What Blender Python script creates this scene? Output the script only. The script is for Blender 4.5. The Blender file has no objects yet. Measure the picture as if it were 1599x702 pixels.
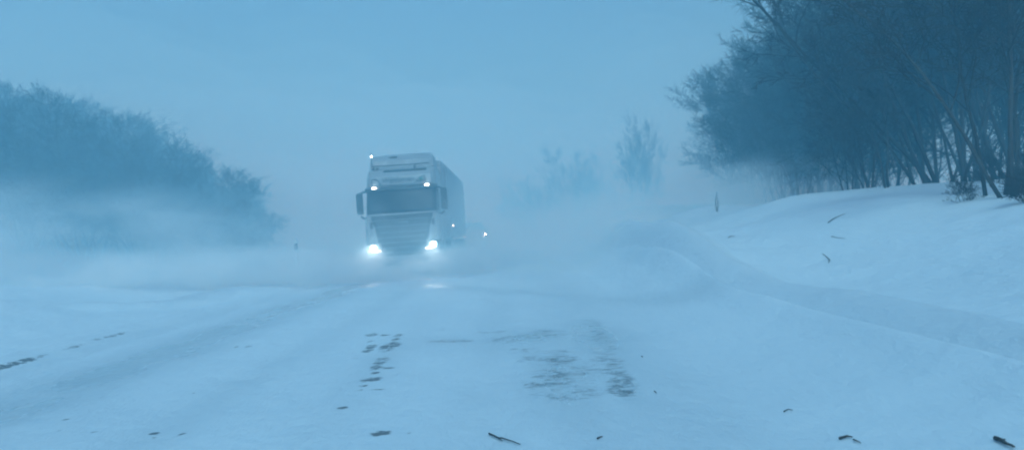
import bpy, bmesh, math, random
import numpy as np
from mathutils import Vector, Matrix

# ------------------------------------------------------------------ camera
sc = bpy.context.scene
C = sc.collection
FPX, ROLL, PITCH, CAMZ = 1385.0, math.radians(1.7), math.radians(0.35), 1.40
_F = Vector((0, math.cos(PITCH), math.sin(PITCH)))
_R0 = Vector((1, 0, 0))
_U0 = _R0.cross(_F)
_R = _R0 * math.cos(ROLL) - _U0 * math.sin(ROLL)
_U = _U0 * math.cos(ROLL) + _R0 * math.sin(ROLL)
cam_d = bpy.data.cameras.new('camera')
cam = bpy.data.objects.new('camera', cam_d)
C.objects.link(cam)
sc.camera = cam
cam_d.sensor_width = 36.0
cam_d.lens = FPX / 1599 * 36.0
cam_d.clip_start = 0.05
cam_d.clip_end = 2000
M4 = Matrix.Identity(4)
for i in range(3):
    M4[i][0] = _R[i]; M4[i][1] = _U[i]; M4[i][2] = -_F[i]
M4[2][3] = CAMZ
cam.matrix_world = M4
cam_d.dof.use_dof = True
cam_d.dof.focus_distance = 8.5
cam_d.dof.aperture_fstop = 1.6

# ------------------------------------------------------------------ sky, sun, exposure
SUN_EL, SUN_AZ = math.radians(50), math.radians(176)      # azimuth clockwise from +Y
w = bpy.data.worlds.new('World'); sc.world = w; w.use_nodes = True
nt = w.node_tree; nt.nodes.clear()
sky = nt.nodes.new('ShaderNodeTexSky'); sky.sky_type = 'NISHITA'; sky.sun_disc = False
sky.sun_elevation = SUN_EL; sky.sun_rotation = SUN_AZ
sky.air_density = 1.5; sky.dust_density = 5.0; sky.ozone_density = 2.5
tint = nt.nodes.new('ShaderNodeMix'); tint.data_type = 'RGBA'; tint.blend_type = 'MULTIPLY'
tint.inputs[0].default_value = 1.0
tint.inputs[7].default_value = (0.42, 0.775, 1.03, 1)
bgn = nt.nodes.new('ShaderNodeBackground'); bgn.inputs[1].default_value = 0.136
outw = nt.nodes.new('ShaderNodeOutputWorld')
nt.links.new(sky.outputs[0], tint.inputs[6])
nt.links.new(tint.outputs[2], bgn.inputs[0])
nt.links.new(bgn.outputs[0], outw.inputs[0])
sun_d = bpy.data.lights.new('sun', 'SUN'); sun_d.energy = 0.90; sun_d.angle = math.radians(22)
sun_d.color = (0.24, 0.75, 1.0)
sun = bpy.data.objects.new('sun', sun_d); C.objects.link(sun)
sd = Vector((math.sin(SUN_AZ) * math.cos(SUN_EL), math.cos(SUN_AZ) * math.cos(SUN_EL), math.sin(SUN_EL)))
sun.rotation_euler = sd.to_track_quat('Z', 'Y').to_euler()
sun.location = (20, -10, 60)
sc.view_settings.view_transform = 'Standard'
sc.view_settings.look = 'None'
sc.view_settings.gamma = 1.0
sc.view_settings.use_curve_mapping = False
sc.view_settings.exposure = 0.0
sc.cycles.volume_bounces = 5
sc.cycles.max_bounces = 10
sc.cycles.diffuse_bounces = 4
sc.cycles.filter_width = 1.9
sc.cycles.volume_step_rate = 1.0
sc.cycles.use_denoising = True

rng = np.random.default_rng(7)
random.seed(7)

# ------------------------------------------------------------------ helpers
def link(o, parent=None):
    C.objects.link(o)
    if parent is not None: o.parent = parent
    return o

def tag(o, label=None, cat=None, group=None, kind=None):
    if label: o['label'] = label
    if cat: o['category'] = cat
    if group: o['group'] = group
    if kind: o['kind'] = kind
    return o

def empty(name, loc=(0, 0, 0), rot=(0, 0, 0)):
    o = bpy.data.objects.new(name, None)
    o.location = loc; o.rotation_euler = rot; o.empty_display_size = 0.3
    return link(o)

def mesh_np(name, V, F, mat, parent=None, smooth=True):
    me = bpy.data.meshes.new(name)
    me.from_pydata([tuple(v) for v in V], [], [tuple(f) for f in F])
    me.materials.append(mat)
    if smooth: me.polygons.foreach_set('use_smooth', [True] * len(me.polygons))
    me.update()
    return link(bpy.data.objects.new(name, me), parent)

def bm_obj(name, bm, mat, parent=None, smooth=False):
    bmesh.ops.recalc_face_normals(bm, faces=bm.faces)
    me = bpy.data.meshes.new(name); bm.to_mesh(me); bm.free()
    me.materials.append(mat)
    if smooth:
        me.polygons.foreach_set('use_smooth', [True] * len(me.polygons))
    return link(bpy.data.objects.new(name, me), parent)

def add_box(bm, c, s, bev=0.0, rot=None, seg=2):
    r = bmesh.ops.create_cube(bm, size=1.0)
    vs = r['verts']
    for v in vs: v.co = Vector((v.co.x * s[0], v.co.y * s[1], v.co.z * s[2]))
    if bev > 0:
        es = list({e for v in vs for e in v.link_edges})
        rb = bmesh.ops.bevel(bm, geom=es, offset=bev, segments=seg, affect='EDGES', profile=0.5)
        vs = list({v for f in rb['faces'] for v in f.verts} | {v for v in vs if v.is_valid})
    m = Matrix.Translation(Vector(c)) @ (rot.to_4x4() if rot is not None else Matrix.Identity(4))
    for v in vs: v.co = m @ v.co
    return vs

def box_obj(name, c, s, mat, parent, bev=0.01, rot=None):
    bm = bmesh.new(); add_box(bm, c, s, bev, rot)
    return bm_obj(name, bm, mat, parent)

def lathe(bm, prof, axis='x', c=(0, 0, 0), n=28):
    rings = []
    for a, r in prof:
        ring = []
        for k in range(n):
            t = 2 * math.pi * k / n
            p = (a, r * math.cos(t), r * math.sin(t)) if axis == 'x' else \
                ((r * math.cos(t), a, r * math.sin(t)) if axis == 'y' else (r * math.cos(t), r * math.sin(t), a))
            ring.append(bm.verts.new((p[0] + c[0], p[1] + c[1], p[2] + c[2])))
        rings.append(ring)
    for A, B in zip(rings[:-1], rings[1:]):
        for k in range(n):
            bm.faces.new((A[k], A[(k + 1) % n], B[(k + 1) % n], B[k]))
    bm.faces.new(rings[0]); bm.faces.new(rings[-1])

def tubes_np(polys, sides):
    """polys: list of (points Nx3, radii N) -> verts, faces of closed tapered tubes"""
    V, Fc, off = [], [], 0
    ang = np.arange(sides) * 2 * math.pi / sides
    ca, sa = np.cos(ang), np.sin(ang)
    for P, r in polys:
        P = np.asarray(P, float); r = np.asarray(r, float); n = len(P)
        T = np.gradient(P, axis=0); T /= np.linalg.norm(T, axis=1)[:, None] + 1e-9
        ref = np.array([0.31, 0.17, 0.93]) if abs(T[0][2]) < 0.8 else np.array([0.95, 0.2, 0.1])
        A = np.cross(T, ref); A /= np.linalg.norm(A, axis=1)[:, None] + 1e-9
        B = np.cross(T, A)
        ring = P[:, None, :] + r[:, None, None] * (ca[None, :, None] * A[:, None, :] + sa[None, :, None] * B[:, None, :])
        V.append(ring.reshape(-1, 3))
        for i in range(n - 1):
            for k in range(sides):
                k2 = (k + 1) % sides
                a = off + i * sides
                Fc.append((a + k, a + k2, a + sides + k2, a + sides + k))
        Fc.append(tuple(off + k for k in range(sides))[::-1])
        Fc.append(tuple(off + (n - 1) * sides + k for k in range(sides)))
        off += n * sides
    return np.concatenate(V), Fc

# smooth value noise
_perm = rng.random((256, 256))
def vnoise(x, y):
    x = np.asarray(x, float); y = np.asarray(y, float)
    xi, yi = np.floor(x).astype(int), np.floor(y).astype(int)
    fx, fy = x - xi, y - yi
    fx = fx * fx * (3 - 2 * fx); fy = fy * fy * (3 - 2 * fy)
    g = lambda a, b: _perm[a % 256, b % 256]
    return ((g(xi, yi) * (1 - fx) + g(xi + 1, yi) * fx) * (1 - fy) +
            (g(xi, yi + 1) * (1 - fx) + g(xi + 1, yi + 1) * fx) * fy) * 2 - 1
def fbm(x, y, o=3):
    s = 0; a = 1.0
    for k in range(o):
        s = s + a * vnoise(x * 2 ** k + 17.3 * k, y * 2 ** k + 9.1 * k); a *= 0.5
    return s / 1.6
def sm(x, a, b):
    t = np.clip((np.asarray(x, float) - a) / (b - a), 0, 1)
    return t * t * (3 - 2 * t)

# ------------------------------------------------------------------ terrain
def road_c(y):
    return np.where(np.asarray(y) > 35, (np.clip(y, 35, 400) - 35) ** 2 / 420.0, 0.0)
def road_l(y):
    return 0.014 * np.clip(np.asarray(y, float) - 28, 0, 90) ** 1.15
def base_road(x, y):
    u = x - road_c(y)
    return road_l(y) + 0.018 * np.clip(u, -6, 4.2)
def ground_h(x, y, detail=True):
    x = np.asarray(x, float); y = np.asarray(y, float)
    u = x - road_c(y)
    h = base_road(x, y)
    lip = 3.95 + 0.25 * vnoise(y * 0.13, 3.7) + 0.10 * vnoise(y * 0.5, 8.2)
    top = 0.46 + 0.10 * vnoise(y * 0.2, 1.2) + 1.0 * sm(y, 12, 22)
    # right: ploughed lip then the bank
    h = h + top * (0.4 * sm(u, lip - 1.8, lip - .5) + 0.6 * sm(u, lip - 1.0, lip))
    h = h - 0.17 * sm(u, lip - .02, lip + 0.45) + 0.02
    rise = 1.22 - 0.65 * sm(y, 13, 25)
    h = h + rise * sm(u, lip + 0.3, lip + 4.4 - 1.3 * sm(y, 12, 22)) + 0.03 * np.clip(u - lip - 3.5, 0, 60)
    # left: low berm at the road edge, drift ridge, embankment
    h = h + 0.10 * np.exp(-((u + 6.45 + 0.15 * vnoise(y * 0.2, 5.5)) / 0.42) ** 2)
    xr = np.interp(y, [12, 18.8, 21, 28], [-13, -10.3, -7.9, -6.9])
    h = h + 0.14 * np.exp(-((u - np.minimum(xr, -7.2)) / 0.8) ** 2) * sm(y, 8, 14)
    h = h + 3.2 * sm(-u, 13, 34) * sm(y, 22, 42) + 0.35 * sm(-u, 8, 13)
    if detail:
        off = np.clip(sm(u, 3.0, 4.6) + sm(-u, 5.9, 7.0), 0, 1)
        h = h + off * (0.09 * fbm(x * 0.45 + y * 0.15, y * 0.3) + 0.035 * fbm(x * 1.7 + y * 0.7, y * 0.9 + 40) + 0.012 * fbm(x * 4.5 + y * 1.5, y * 3.0))
        h = h + (1 - off) * (0.016 * fbm(x * 0.8, y * 0.3 + 9) + 0.007 * fbm(x * 2.2 + y * 1.1, y * 1.3 - x * .3))
        # ruts of the oncoming lane
        for uc in (-4.6, -2.7, -0.2, 1.7):
            h = h - (1 - off) * (0.028 + 0.01 * vnoise(y * .6, uc + 3)) * np.exp(-((u - uc - 0.12 * vnoise(y * 0.12, uc)) / 0.24) ** 2)
    return h

def axis_pts(segs):
    out = []
    for a, b, n in segs: out += list(np.linspace(a, b, n, endpoint=False))
    out.append(segs[-1][1]); return np.array(out)

def grid_mesh(name, X, Y, Z, mat, attrs=None):
    ny, nx = X.shape
    V = np.stack([X, Y, Z], -1).reshape(-1, 3)
    idx = np.arange(ny * nx).reshape(ny, nx)
    F = np.stack([idx[:-1, :-1], idx[:-1, 1:], idx[1:, 1:], idx[1:, :-1]], -1).reshape(-1, 4)
    me = bpy.data.meshes.new(name)
    me.vertices.add(len(V)); me.vertices.foreach_set('co', V.ravel())
    me.loops.add(F.size); me.loops.foreach_set('vertex_index', F.ravel())
    me.polygons.add(len(F))
    me.polygons.foreach_set('loop_start', np.arange(len(F)) * 4)
    me.polygons.foreach_set('loop_total', np.full(len(F), 4))
    me.polygons.foreach_set('use_smooth', np.ones(len(F), bool))
    me.update(calc_edges=True)
    me.materials.append(mat)
    for an, arr in (attrs or {}).items():
        a = me.attributes.new(an, 'FLOAT', 'POINT'); a.data.foreach_set('value', arr.ravel().astype(np.float32))
    me.validate()
    return link(bpy.data.objects.new(name, me))

def pix_ray(px, py):
    d = _F + _R * ((px - 799.5) / FPX) + _U * ((351 - py) / FPX)
    return d
def pix_ground(px, py):
    """the place on the ground a point of the photograph shows"""
    d = pix_ray(px, py); o = Vector((0, 0, CAMZ)); t = 2.0
    for _ in range(6000):
        p = o + d * t
        if p.z <= float(ground_h(p.x, p.y)): break
        t += 0.01 + t * 0.0005
    return p
def pix_at(px, py, y):
    d = pix_ray(px, py); t = y / d.y
    return Vector((0, 0, CAMZ)) + d * t

# ------------------------------------------------------------------ materials
def newmat(name):
    m = bpy.data.materials.new(name); m.use_nodes = True
    return m, m.node_tree, m.node_tree.nodes['Principled BSDF']
def N(nt, t, **kw):
    n = nt.nodes.new(t)
    for k, v in kw.items(): setattr(n, k, v)
    return n
def simple(name, col, rough=0.5, metal=0.0, spec=0.5, var=0.15, scale=6.0, coat=0.0):
    m, nt, b = newmat(name)
    tc = N(nt, 'ShaderNodeTexCoord'); no = N(nt, 'ShaderNodeTexNoise')
    no.inputs['Scale'].default_value = scale; no.inputs['Detail'].default_value = 5
    mx = N(nt, 'ShaderNodeMix', data_type='RGBA')
    nt.links.new(tc.outputs['Object'], no.inputs['Vector'])
    nt.links.new(no.outputs['Fac'], mx.inputs[0])
    mx.inputs[6].default_value = tuple(c * (1 - var) for c in col) + (1,)
    mx.inputs[7].default_value = tuple(min(1, c * (1 + var)) for c in col) + (1,)
    nt.links.new(mx.outputs[2], b.inputs['Base Color'])
    b.inputs['Roughness'].default_value = rough; b.inputs['Metallic'].default_value = metal
    b.inputs['Specular IOR Level'].default_value = spec
    if coat: b.inputs['Coat Weight'].default_value = coat
    return m
def snowy(name, col, amount=0.5, rough=0.6):
    """a surface partly plastered with wind-blown snow and road salt"""
    m, nt, b = newmat(name)
    tc = N(nt, 'ShaderNodeTexCoord'); no = N(nt, 'ShaderNodeTexNoise')
    no.inputs['Scale'].default_value = 2.2; no.inputs['Detail'].default_value = 7; no.inputs['Roughness'].default_value = 0.65
    rp = N(nt, 'ShaderNodeValToRGB')
    rp.color_ramp.elements[0].position = 0.62 - amount * 0.4; rp.color_ramp.elements[1].position = 0.80 - amount * 0.3
    mx = N(nt, 'ShaderNodeMix', data_type='RGBA')
    nt.links.new(tc.outputs['Object'], no.inputs['Vector'])
    nt.links.new(no.outputs['Fac'], rp.inputs[0]); nt.links.new(rp.outputs[0], mx.inputs[0])
    mx.inputs[6].default_value = tuple(col) + (1,); mx.inputs[7].default_value = (0.50, 0.52, 0.54, 1)
    nt.links.new(mx.outputs[2], b.inputs['Base Color']); b.inputs['Roughness'].default_value = rough
    return m
def emis(name, col, strength):
    m, nt, b = newmat(name)
    b.inputs['Base Color'].default_value = (0.8, 0.8, 0.8, 1)
    b.inputs['Emission Color'].default_value = tuple(col) + (1,)
    b.inputs['Emission Strength'].default_value = strength
    return m

def snow_material(name, road=False):
    m, nt, b = newmat(name)
    L = nt.links.new
    tc = N(nt, 'ShaderNodeTexCoord')
    def noise(scale, sx=1, sy=1, detail=5, rough=0.55, off=0):
        mp = N(nt, 'ShaderNodeMapping'); mp.inputs['Scale'].default_value = (sx, sy, 1); mp.inputs['Location'].default_value = (off, off * .7, 0)
        no = N(nt, 'ShaderNodeTexNoise'); no.inputs['Scale'].default_value = scale
        no.inputs['Detail'].default_value = detail; no.inputs['Roughness'].default_value = rough
        L(tc.outputs['Object'], mp.inputs['Vector']); L(mp.outputs[0], no.inputs['Vector'])
        return no
    big = noise(0.35, 1, 0.6)
    mx = N(nt, 'ShaderNodeMix', data_type='RGBA')
    mx.inputs[6].default_value = (0.55, 0.605, 0.655, 1); mx.inputs[7].default_value = (0.68, 0.73, 0.77, 1)
    L(big.outputs['Fac'], mx.inputs[0])
    col = mx.outputs[2]
    b.inputs['Roughness'].default_value = 0.75
    b.inputs['Specular IOR Level'].default_value = 0.25
    if not road:
        at = N(nt, 'ShaderNodeAttribute', attribute_name='slope_shade')  # grey tone for shade on the berm face and the drift dip
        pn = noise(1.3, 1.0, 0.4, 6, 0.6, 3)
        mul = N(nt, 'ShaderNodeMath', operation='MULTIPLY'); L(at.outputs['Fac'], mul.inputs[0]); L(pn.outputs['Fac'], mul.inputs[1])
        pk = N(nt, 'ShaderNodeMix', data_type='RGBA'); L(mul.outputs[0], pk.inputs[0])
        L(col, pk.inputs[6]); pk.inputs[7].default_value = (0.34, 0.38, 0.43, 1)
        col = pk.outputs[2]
    if road:
        # trodden, polished snow where the wheels run, and the dip band's painted shade
        at = N(nt, 'ShaderNodeAttribute', attribute_name='packed_shade')
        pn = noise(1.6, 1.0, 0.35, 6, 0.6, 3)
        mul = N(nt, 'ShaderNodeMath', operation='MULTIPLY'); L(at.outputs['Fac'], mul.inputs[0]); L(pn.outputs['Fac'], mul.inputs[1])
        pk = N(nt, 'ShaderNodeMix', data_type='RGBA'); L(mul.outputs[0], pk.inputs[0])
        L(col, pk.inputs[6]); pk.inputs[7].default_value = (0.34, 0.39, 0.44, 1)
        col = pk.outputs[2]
        rr_ = N(nt, 'ShaderNodeMapRange'); rr_.inputs['To Min'].default_value = 0.75; rr_.inputs['To Max'].default_value = 0.22
        L(mul.outputs[0], rr_.inputs['Value']); rr_.inputs['From Max'].default_value = 0.45; L(rr_.outputs[0], b.inputs['Roughness'])
        # bare asphalt showing through
        aw = N(nt, 'ShaderNodeAttribute', attribute_name='bare')
        n1 = noise(3.2, 1.0, 1.15, 9, 0.68, 11); n2 = noise(16, 1.0, 1.6, 6, 0.6, 5)
        add = N(nt, 'ShaderNodeMath', operation='MULTIPLY_ADD'); add.inputs[1].default_value = 0.8
        L(n2.outputs['Fac'], add.inputs[0]); L(n1.outputs['Fac'], add.inputs[2])
        rn = N(nt, 'ShaderNodeMapRange'); rn.inputs['From Min'].default_value = 0.78; rn.inputs['From Max'].default_value = 1.04
        rn.inputs['To Min'].default_value = 0.15; rn.inputs['To Max'].default_value = 1.75
        L(add.outputs[0], rn.inputs['Value'])
        ad2 = N(nt, 'ShaderNodeMath', operation='MULTIPLY'); L(rn.outputs[0], ad2.inputs[0]); L(aw.outputs['Fac'], ad2.inputs[1])
        rg = N(nt, 'ShaderNodeMapRange'); rg.inputs['From Min'].default_value = 0.34; rg.inputs['From Max'].default_value = 1.0
        rg.inputs['To Max'].default_value = 0.85
        L(ad2.outputs[0], rg.inputs['Value'])
        asph = N(nt, 'ShaderNodeMix', data_type='RGBA'); L(n2.outputs['Fac'], asph.inputs[0])
        asph.inputs[6].default_value = (0.035, 0.036, 0.038, 1); asph.inputs[7].default_value = (0.10, 0.105, 0.11, 1)
        am = N(nt, 'ShaderNodeMix', data_type='RGBA'); L(rg.outputs[0], am.inputs[0]); L(col, am.inputs[6]); L(asph.outputs[2], am.inputs[7])
        col = am.outputs[2]
    L(col, b.inputs['Base Color'])
    f1 = noise(7, 1.0, 0.5, 8, 0.6, 2); f2 = noise(1.5, 1, 0.5, 4, 0.5, 7)
    sm_ = N(nt, 'ShaderNodeMath', operation='MULTIPLY_ADD'); sm_.inputs[1].default_value = 2.2
    L(f2.outputs['Fac'], sm_.inputs[0]); L(f1.outputs['Fac'], sm_.inputs[2])
    bp = N(nt, 'ShaderNodeBump'); bp.inputs['Strength'].default_value = 0.65; bp.inputs['Distance'].default_value = 0.05
    L(sm_.outputs[0], bp.inputs['Height']); L(bp.outputs[0], b.inputs['Normal'])
    return m
def volume_mat(name, dens, col=(0.48, 0.83, 1.0), aniso=0.2):
    m = bpy.data.materials.new(name); m.use_nodes = True; nt = m.node_tree; nt.nodes.clear()
    o = N(nt, 'ShaderNodeOutputMaterial'); v = N(nt, 'ShaderNodeVolumePrincipled')
    v.inputs['Color'].default_value = tuple(col) + (1,); v.inputs['Density'].default_value = dens
    v.inputs['Anisotropy'].default_value = aniso
    v.inputs['Absorption Color'].default_value = (1, 1, 1, 1)
    nt.links.new(v.outputs[0], o.inputs['Volume'])
    return m

MAT = dict(
    snow=snow_material('windblown_snow'), road=snow_material('snow_covered_asphalt', True),
    bark=simple('winter_bark', (0.030, 0.028, 0.026), 0.9, var=0.45, scale=9),
    bark2=simple('old_bark', (0.040, 0.036, 0.033), 0.9, var=0.45, scale=9),
    twig=simple('fine_twigs', (0.026, 0.024, 0.024), 0.9, var=0.4, scale=3),
    stick=simple('broken_twig', (0.035, 0.028, 0.022), 0.85, var=0.5, scale=20),
    paint=snowy('cab_paint_white', (0.28, 0.30, 0.32), 0.15, 0.4),
    glass=simple('windscreen_glass', (0.012, 0.014, 0.018), 0.28, spec=0.3, var=0.2),
    dark=snowy('dark_plastic', (0.03, 0.032, 0.035), 0.10, 0.6),
    grille=simple('grille_black', (0.02, 0.021, 0.023), 0.55, var=0.3),
    trim=simple('grille_trim', (0.17, 0.18, 0.19), 0.45, metal=0.3, var=0.2),
    rubber=snowy('tyre_rubber', (0.03, 0.03, 0.03), 0.30, 0.9),
    rim=snowy('wheel_rim', (0.30, 0.30, 0.31), 0.35, 0.5),
    trailer=snowy('trailer_skin', (0.25, 0.27, 0.30), 0.5, 0.55),
    steel=snowy('chassis_steel', (0.07, 0.07, 0.075), 0.3, 0.7),
    letters=simple('sign_lettering', (0.07, 0.10, 0.12), 0.6),
    green=simple('emblem_green', (0.04, 0.20, 0.14), 0.6),
    post=snowy('post_white', (0.72, 0.74, 0.75), 0.2, 0.6),
    band=simple('post_black_band', (0.012, 0.012, 0.014), 0.6),
    reflector=simple('post_reflector', (0.45, 0.47, 0.48), 0.25, metal=0.4),
    car=snowy('car_paint', (0.36, 0.38, 0.40), 0.4, 0.4),
    lamp=emis('headlamp_lens', (0.50, 0.86, 1.0), 22),
    far_lamp=emis('car_headlamp_lens', (0.30, 0.70, 1.0), 500),
    drl=emis('running_light', (0.80, 0.96, 1.0), 8),
    marker=emis('marker_lamp', (0.80, 0.97, 1.0), 11),
    marker_small=emis('small_marker_lamp', (0.70, 0.93, 1.0), 16),
    plate=simple('number_plate', (0.6, 0.6, 0.5), 0.5),
)

# ------------------------------------------------------------------ ground sheet
xs = axis_pts([(-190, -40, 26), (-40, -14, 60), (-14, 12, 230), (12, 40, 70), (40, 190, 26)])
ys = axis_pts([(-30, 2, 16), (2, 22, 190), (22, 60, 190), (60, 130, 90), (130, 290, 40)])
X, Y = np.meshgrid(xs, ys)
Z = ground_h(X, Y)
U = X - road_c(Y)
Z = Z - 0.03 * sm(U, -6.5, -6.2) * (1 - sm(U, 3.2, 3.5))       # the road sheet lies over this
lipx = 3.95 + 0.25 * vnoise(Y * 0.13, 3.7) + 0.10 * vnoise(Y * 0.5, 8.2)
shade_amt = 0.35 * sm(U, lipx - 1.3, lipx - .2) * (1 - sm(U, lipx, lipx + .25)) * (1 - sm(Y, 24, 34))  # shade of the steep berm face, put into the snow colour
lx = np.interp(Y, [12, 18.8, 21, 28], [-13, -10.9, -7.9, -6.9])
shade_amt = np.maximum(shade_amt, 0.6 * np.exp(-((X - lx) / .55) ** 2) * sm(Y, 14, 17) * (1 - sm(Y, 25, 29)))  # shadowed dip along the left drift ridge, painted as a grey band
tag(grid_mesh('snow_ground', X, Y, Z, MAT['snow'], dict(slope_shade=shade_amt)), 'wind-blown snow covering verges and banks on both sides', kind='structure')

# road: a finer sheet, 4 mm proud, its edges running under the berms
us = np.linspace(-6.4, 3.4, 225)
yr = axis_pts([(-12, 3, 30), (3, 20, 420), (20, 60, 300), (60, 150, 90)])
Ug, Yr = np.meshgrid(us, yr)
Xr = Ug + road_c(Yr)
Zr = ground_h(Xr, Yr) + 0.004 - 0.05 * (sm(-Ug, 6.26, 6.4) + sm(Ug, 3.26, 3.4))
bare = np.zeros_like(Xr)
def blotch(px, py, rx, ry, amt, sh=0.0):
    p = pix_ground(px, py)
    dx = (Xr - p.x) ; dy = (Yr - p.y)
    d2 = ((dx - sh * dy) / rx) ** 2 + (dy / ry) ** 2
    np.maximum(bare, amt * np.exp(-d2 ** 1.5), out=bare)
# scraped patches by the centre line
for px, py, rx, ry, a in [(582, 522, .11, .10, .80), (602, 523, .08, .06, .7), (578, 533, .05, .06, .7), (580, 541, .08, .12, .85),
        (574, 548, .07, .08, .8), (555, 560, .035, .04, .8), (609, 541, .13, .24, 1.05), (618, 530, .06, .10, .8), (622, 524, .08, .08, .8),
        (596, 563, .10, .18, .95), (588, 574, .08, .11, .95), (604, 575, .09, .05, .75), (586, 582, .05, .05, .7),
        (580, 593, .11, .10, .95), (566, 603, .045, .04, .85), (560, 610, .05, .04, .75), (590, 608, .08, .04, .7),
        (535, 637, .05, .045, .95), (593, 677, .085, .075, 1.05), (641, 676, .04, .03, .85), (242, 678, .045, .04, .95), (240, 684, .04, .03, .8),
        (284, 678, .035, .03, .9), (558, 657, .018, .02, .9), (204, 560, .02, .03, .8), (388, 541, .05, .06, .6), (369, 542, .03, .04, .6),
        (300, 614, .025, .03, .7), (365, 650, .02, .02, .8), (150, 675, .03, .03, .6), (90, 672, .05, .03, .6), (106, 655, .03, .03, .7)]:
    dd = 1940.0 / max(60, py - 362); blotch(px, py, rx * .9, ry * 1.15 * min(2.2, max(1, dd / 6.3)), a + .35)
# thin film of asphalt in our own lane
for px, py, rx, ry, a in [(705, 532, .42, .30, .52), (690, 515, .2, .25, .42), (800, 528, .36, .55, .50), (845, 522, .45, .7, .52), (770, 520, .3, .3, .42),
        (875, 560, .26, .8, .58), (862, 590, .24, .6, .66), (880, 612, .34, .45, .55), (835, 600, .14, .30, .60), (940, 530, .16, 1.4, .50),
        (925, 505, .22, 1.2, .44), (965, 592, .16, 1.0, .66), (950, 560, .2, 1.2, .5), (905, 575, .4, 1.2, .42), (845, 560, .35, .8, .42), (968, 610, .15, .3, .80), (987, 605, .05, .2, .72), (820, 545, .3, .4, .42), (905, 620, .25, .25, .42)]:
    blotch(px, py, rx, ry, a)
# the far-left edge line of the road
for px, py, rx, ry, a in [(10, 571, .07, .9, 1.6), (45, 561, .05, .45, .8), (118, 541, .05, .5, .75), (185, 522, .06, .7, .7), (150, 530, .05, .5, .5)]:
    blotch(px, py, rx, ry, a, -0.02)
packed_shade = np.zeros_like(Xr)
for uc, wd, am in ((-4.5, .62, 1.25), (-2.65, .30, .40), (-0.15, .35, .30), (1.0, .75, .5), (-1.5, .25, .2)):
    packed_shade = np.maximum(packed_shade, am * np.exp(-((Ug - uc - 0.12 * vnoise(Yr * 0.12, uc)) / wd) ** 2))
packed_shade *= 0.75 + 0.4 * fbm(Ug * 0.5, Yr * 0.12)
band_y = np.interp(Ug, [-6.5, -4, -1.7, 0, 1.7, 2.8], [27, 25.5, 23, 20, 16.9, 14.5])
packed_shade = np.maximum(packed_shade, 0.55 * np.exp(-((Yr - band_y) / 1.1) ** 2))  # the dip's shade carried across the road as a painted dark band
packed_shade = np.maximum(packed_shade, 0.35 * np.exp(-((Ug + 5.85) / .22) ** 2))
for px, py, rx, ry, a in [(880, 590, .42, 2.2, .95), (925, 525, .5, 2.8, .95), (830, 526, .8, 1.3, .8), (968, 600, .22, 1.2, .95), (600, 560, .2, 2.5, .4), (705, 532, .5, .5, .7)]:
    p = pix_ground(px, py)
    packed_shade = np.maximum(packed_shade, a * np.exp(-((Xr - p.x) / rx) ** 2 - ((Yr - p.y) / ry) ** 2))
packed_shade = np.clip(packed_shade, 0, 1)
tag(grid_mesh('road', Xr, Yr, Zr, MAT['road'], dict(bare=bare, packed_shade=packed_shade)), 'two-lane road under drifting snow', kind='structure')

# ------------------------------------------------------------------ truck
def wheel(name, c, r, wdt, parent, inner=True):
    bm = bmesh.new()
    h = wdt / 2
    lathe(bm, [(-h, r * .62), (-h, r * .93), (-h * .8, r), (h * .8, r), (h, r * .93), (h, r * .62)], 'x', c)
    t = bm_obj('tyre', bm, MAT['rubber'], parent, False)
    t.name = name
    bm = bmesh.new()
    lathe(bm, [(-h * .92, r * .60), (-h * .80, r * .52), (-h * .4, r * .30), (-h * .75, r * .22), (-h * .75, .03), (h * .75, .03), (h * .75, r * .22), (h * .4, r * .30), (h * .80, r * .52), (h * .92, r * .60)], 'x', c)
    bm_obj('rim', bm, MAT['rim'], t, False)
    return t

# side profile of the cab: z -> (y of the front face, half width)
PROF = [(0.42, 0.10, 1.16), (0.55, 0.02, 1.20), (0.95, 0.00, 1.22), (1.30, 0.02, 1.22), (1.95, 0.06, 1.21), (2.08, 0.08, 1.21),
        (2.55, 0.20, 1.20), (2.95, 0.32, 1.19), (3.05, 0.34, 1.185), (3.35, 0.44, 1.17), (3.58, 0.62, 1.14), (3.66, 0.95, 1.10)]
def prof(z):
    zz = [p[0] for p in PROF]
    return float(np.interp(z, zz, [p[1] for p in PROF])), float(np.interp(z, zz, [p[2] for p in PROF]))
def front(t, z, off=0.0):
    """t in -1..1 across the face, beyond it along the side; point on the cab's skin"""
    y0, hw = prof(z)
    a = abs(t); s = 1 if t >= 0 else -1
    rc = 0.22
    if a <= 1:
        x = (hw - rc) * a; y = y0 + 0.07 * a ** 2; nx, ny = 0.12 * a, -1
    elif a <= 2:
        th = (a - 1) * math.pi / 2
        x = hw - rc + rc * math.sin(th); y = y0 + 0.07 + rc * (1 - math.cos(th)); nx, ny = math.sin(th), -math.cos(th)
    else:
        x = hw; y = y0 + 0.07 + rc + (a - 2); nx, ny = 1, 0
    return Vector((s * (x + off * nx), y + off * ny, z))
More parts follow.
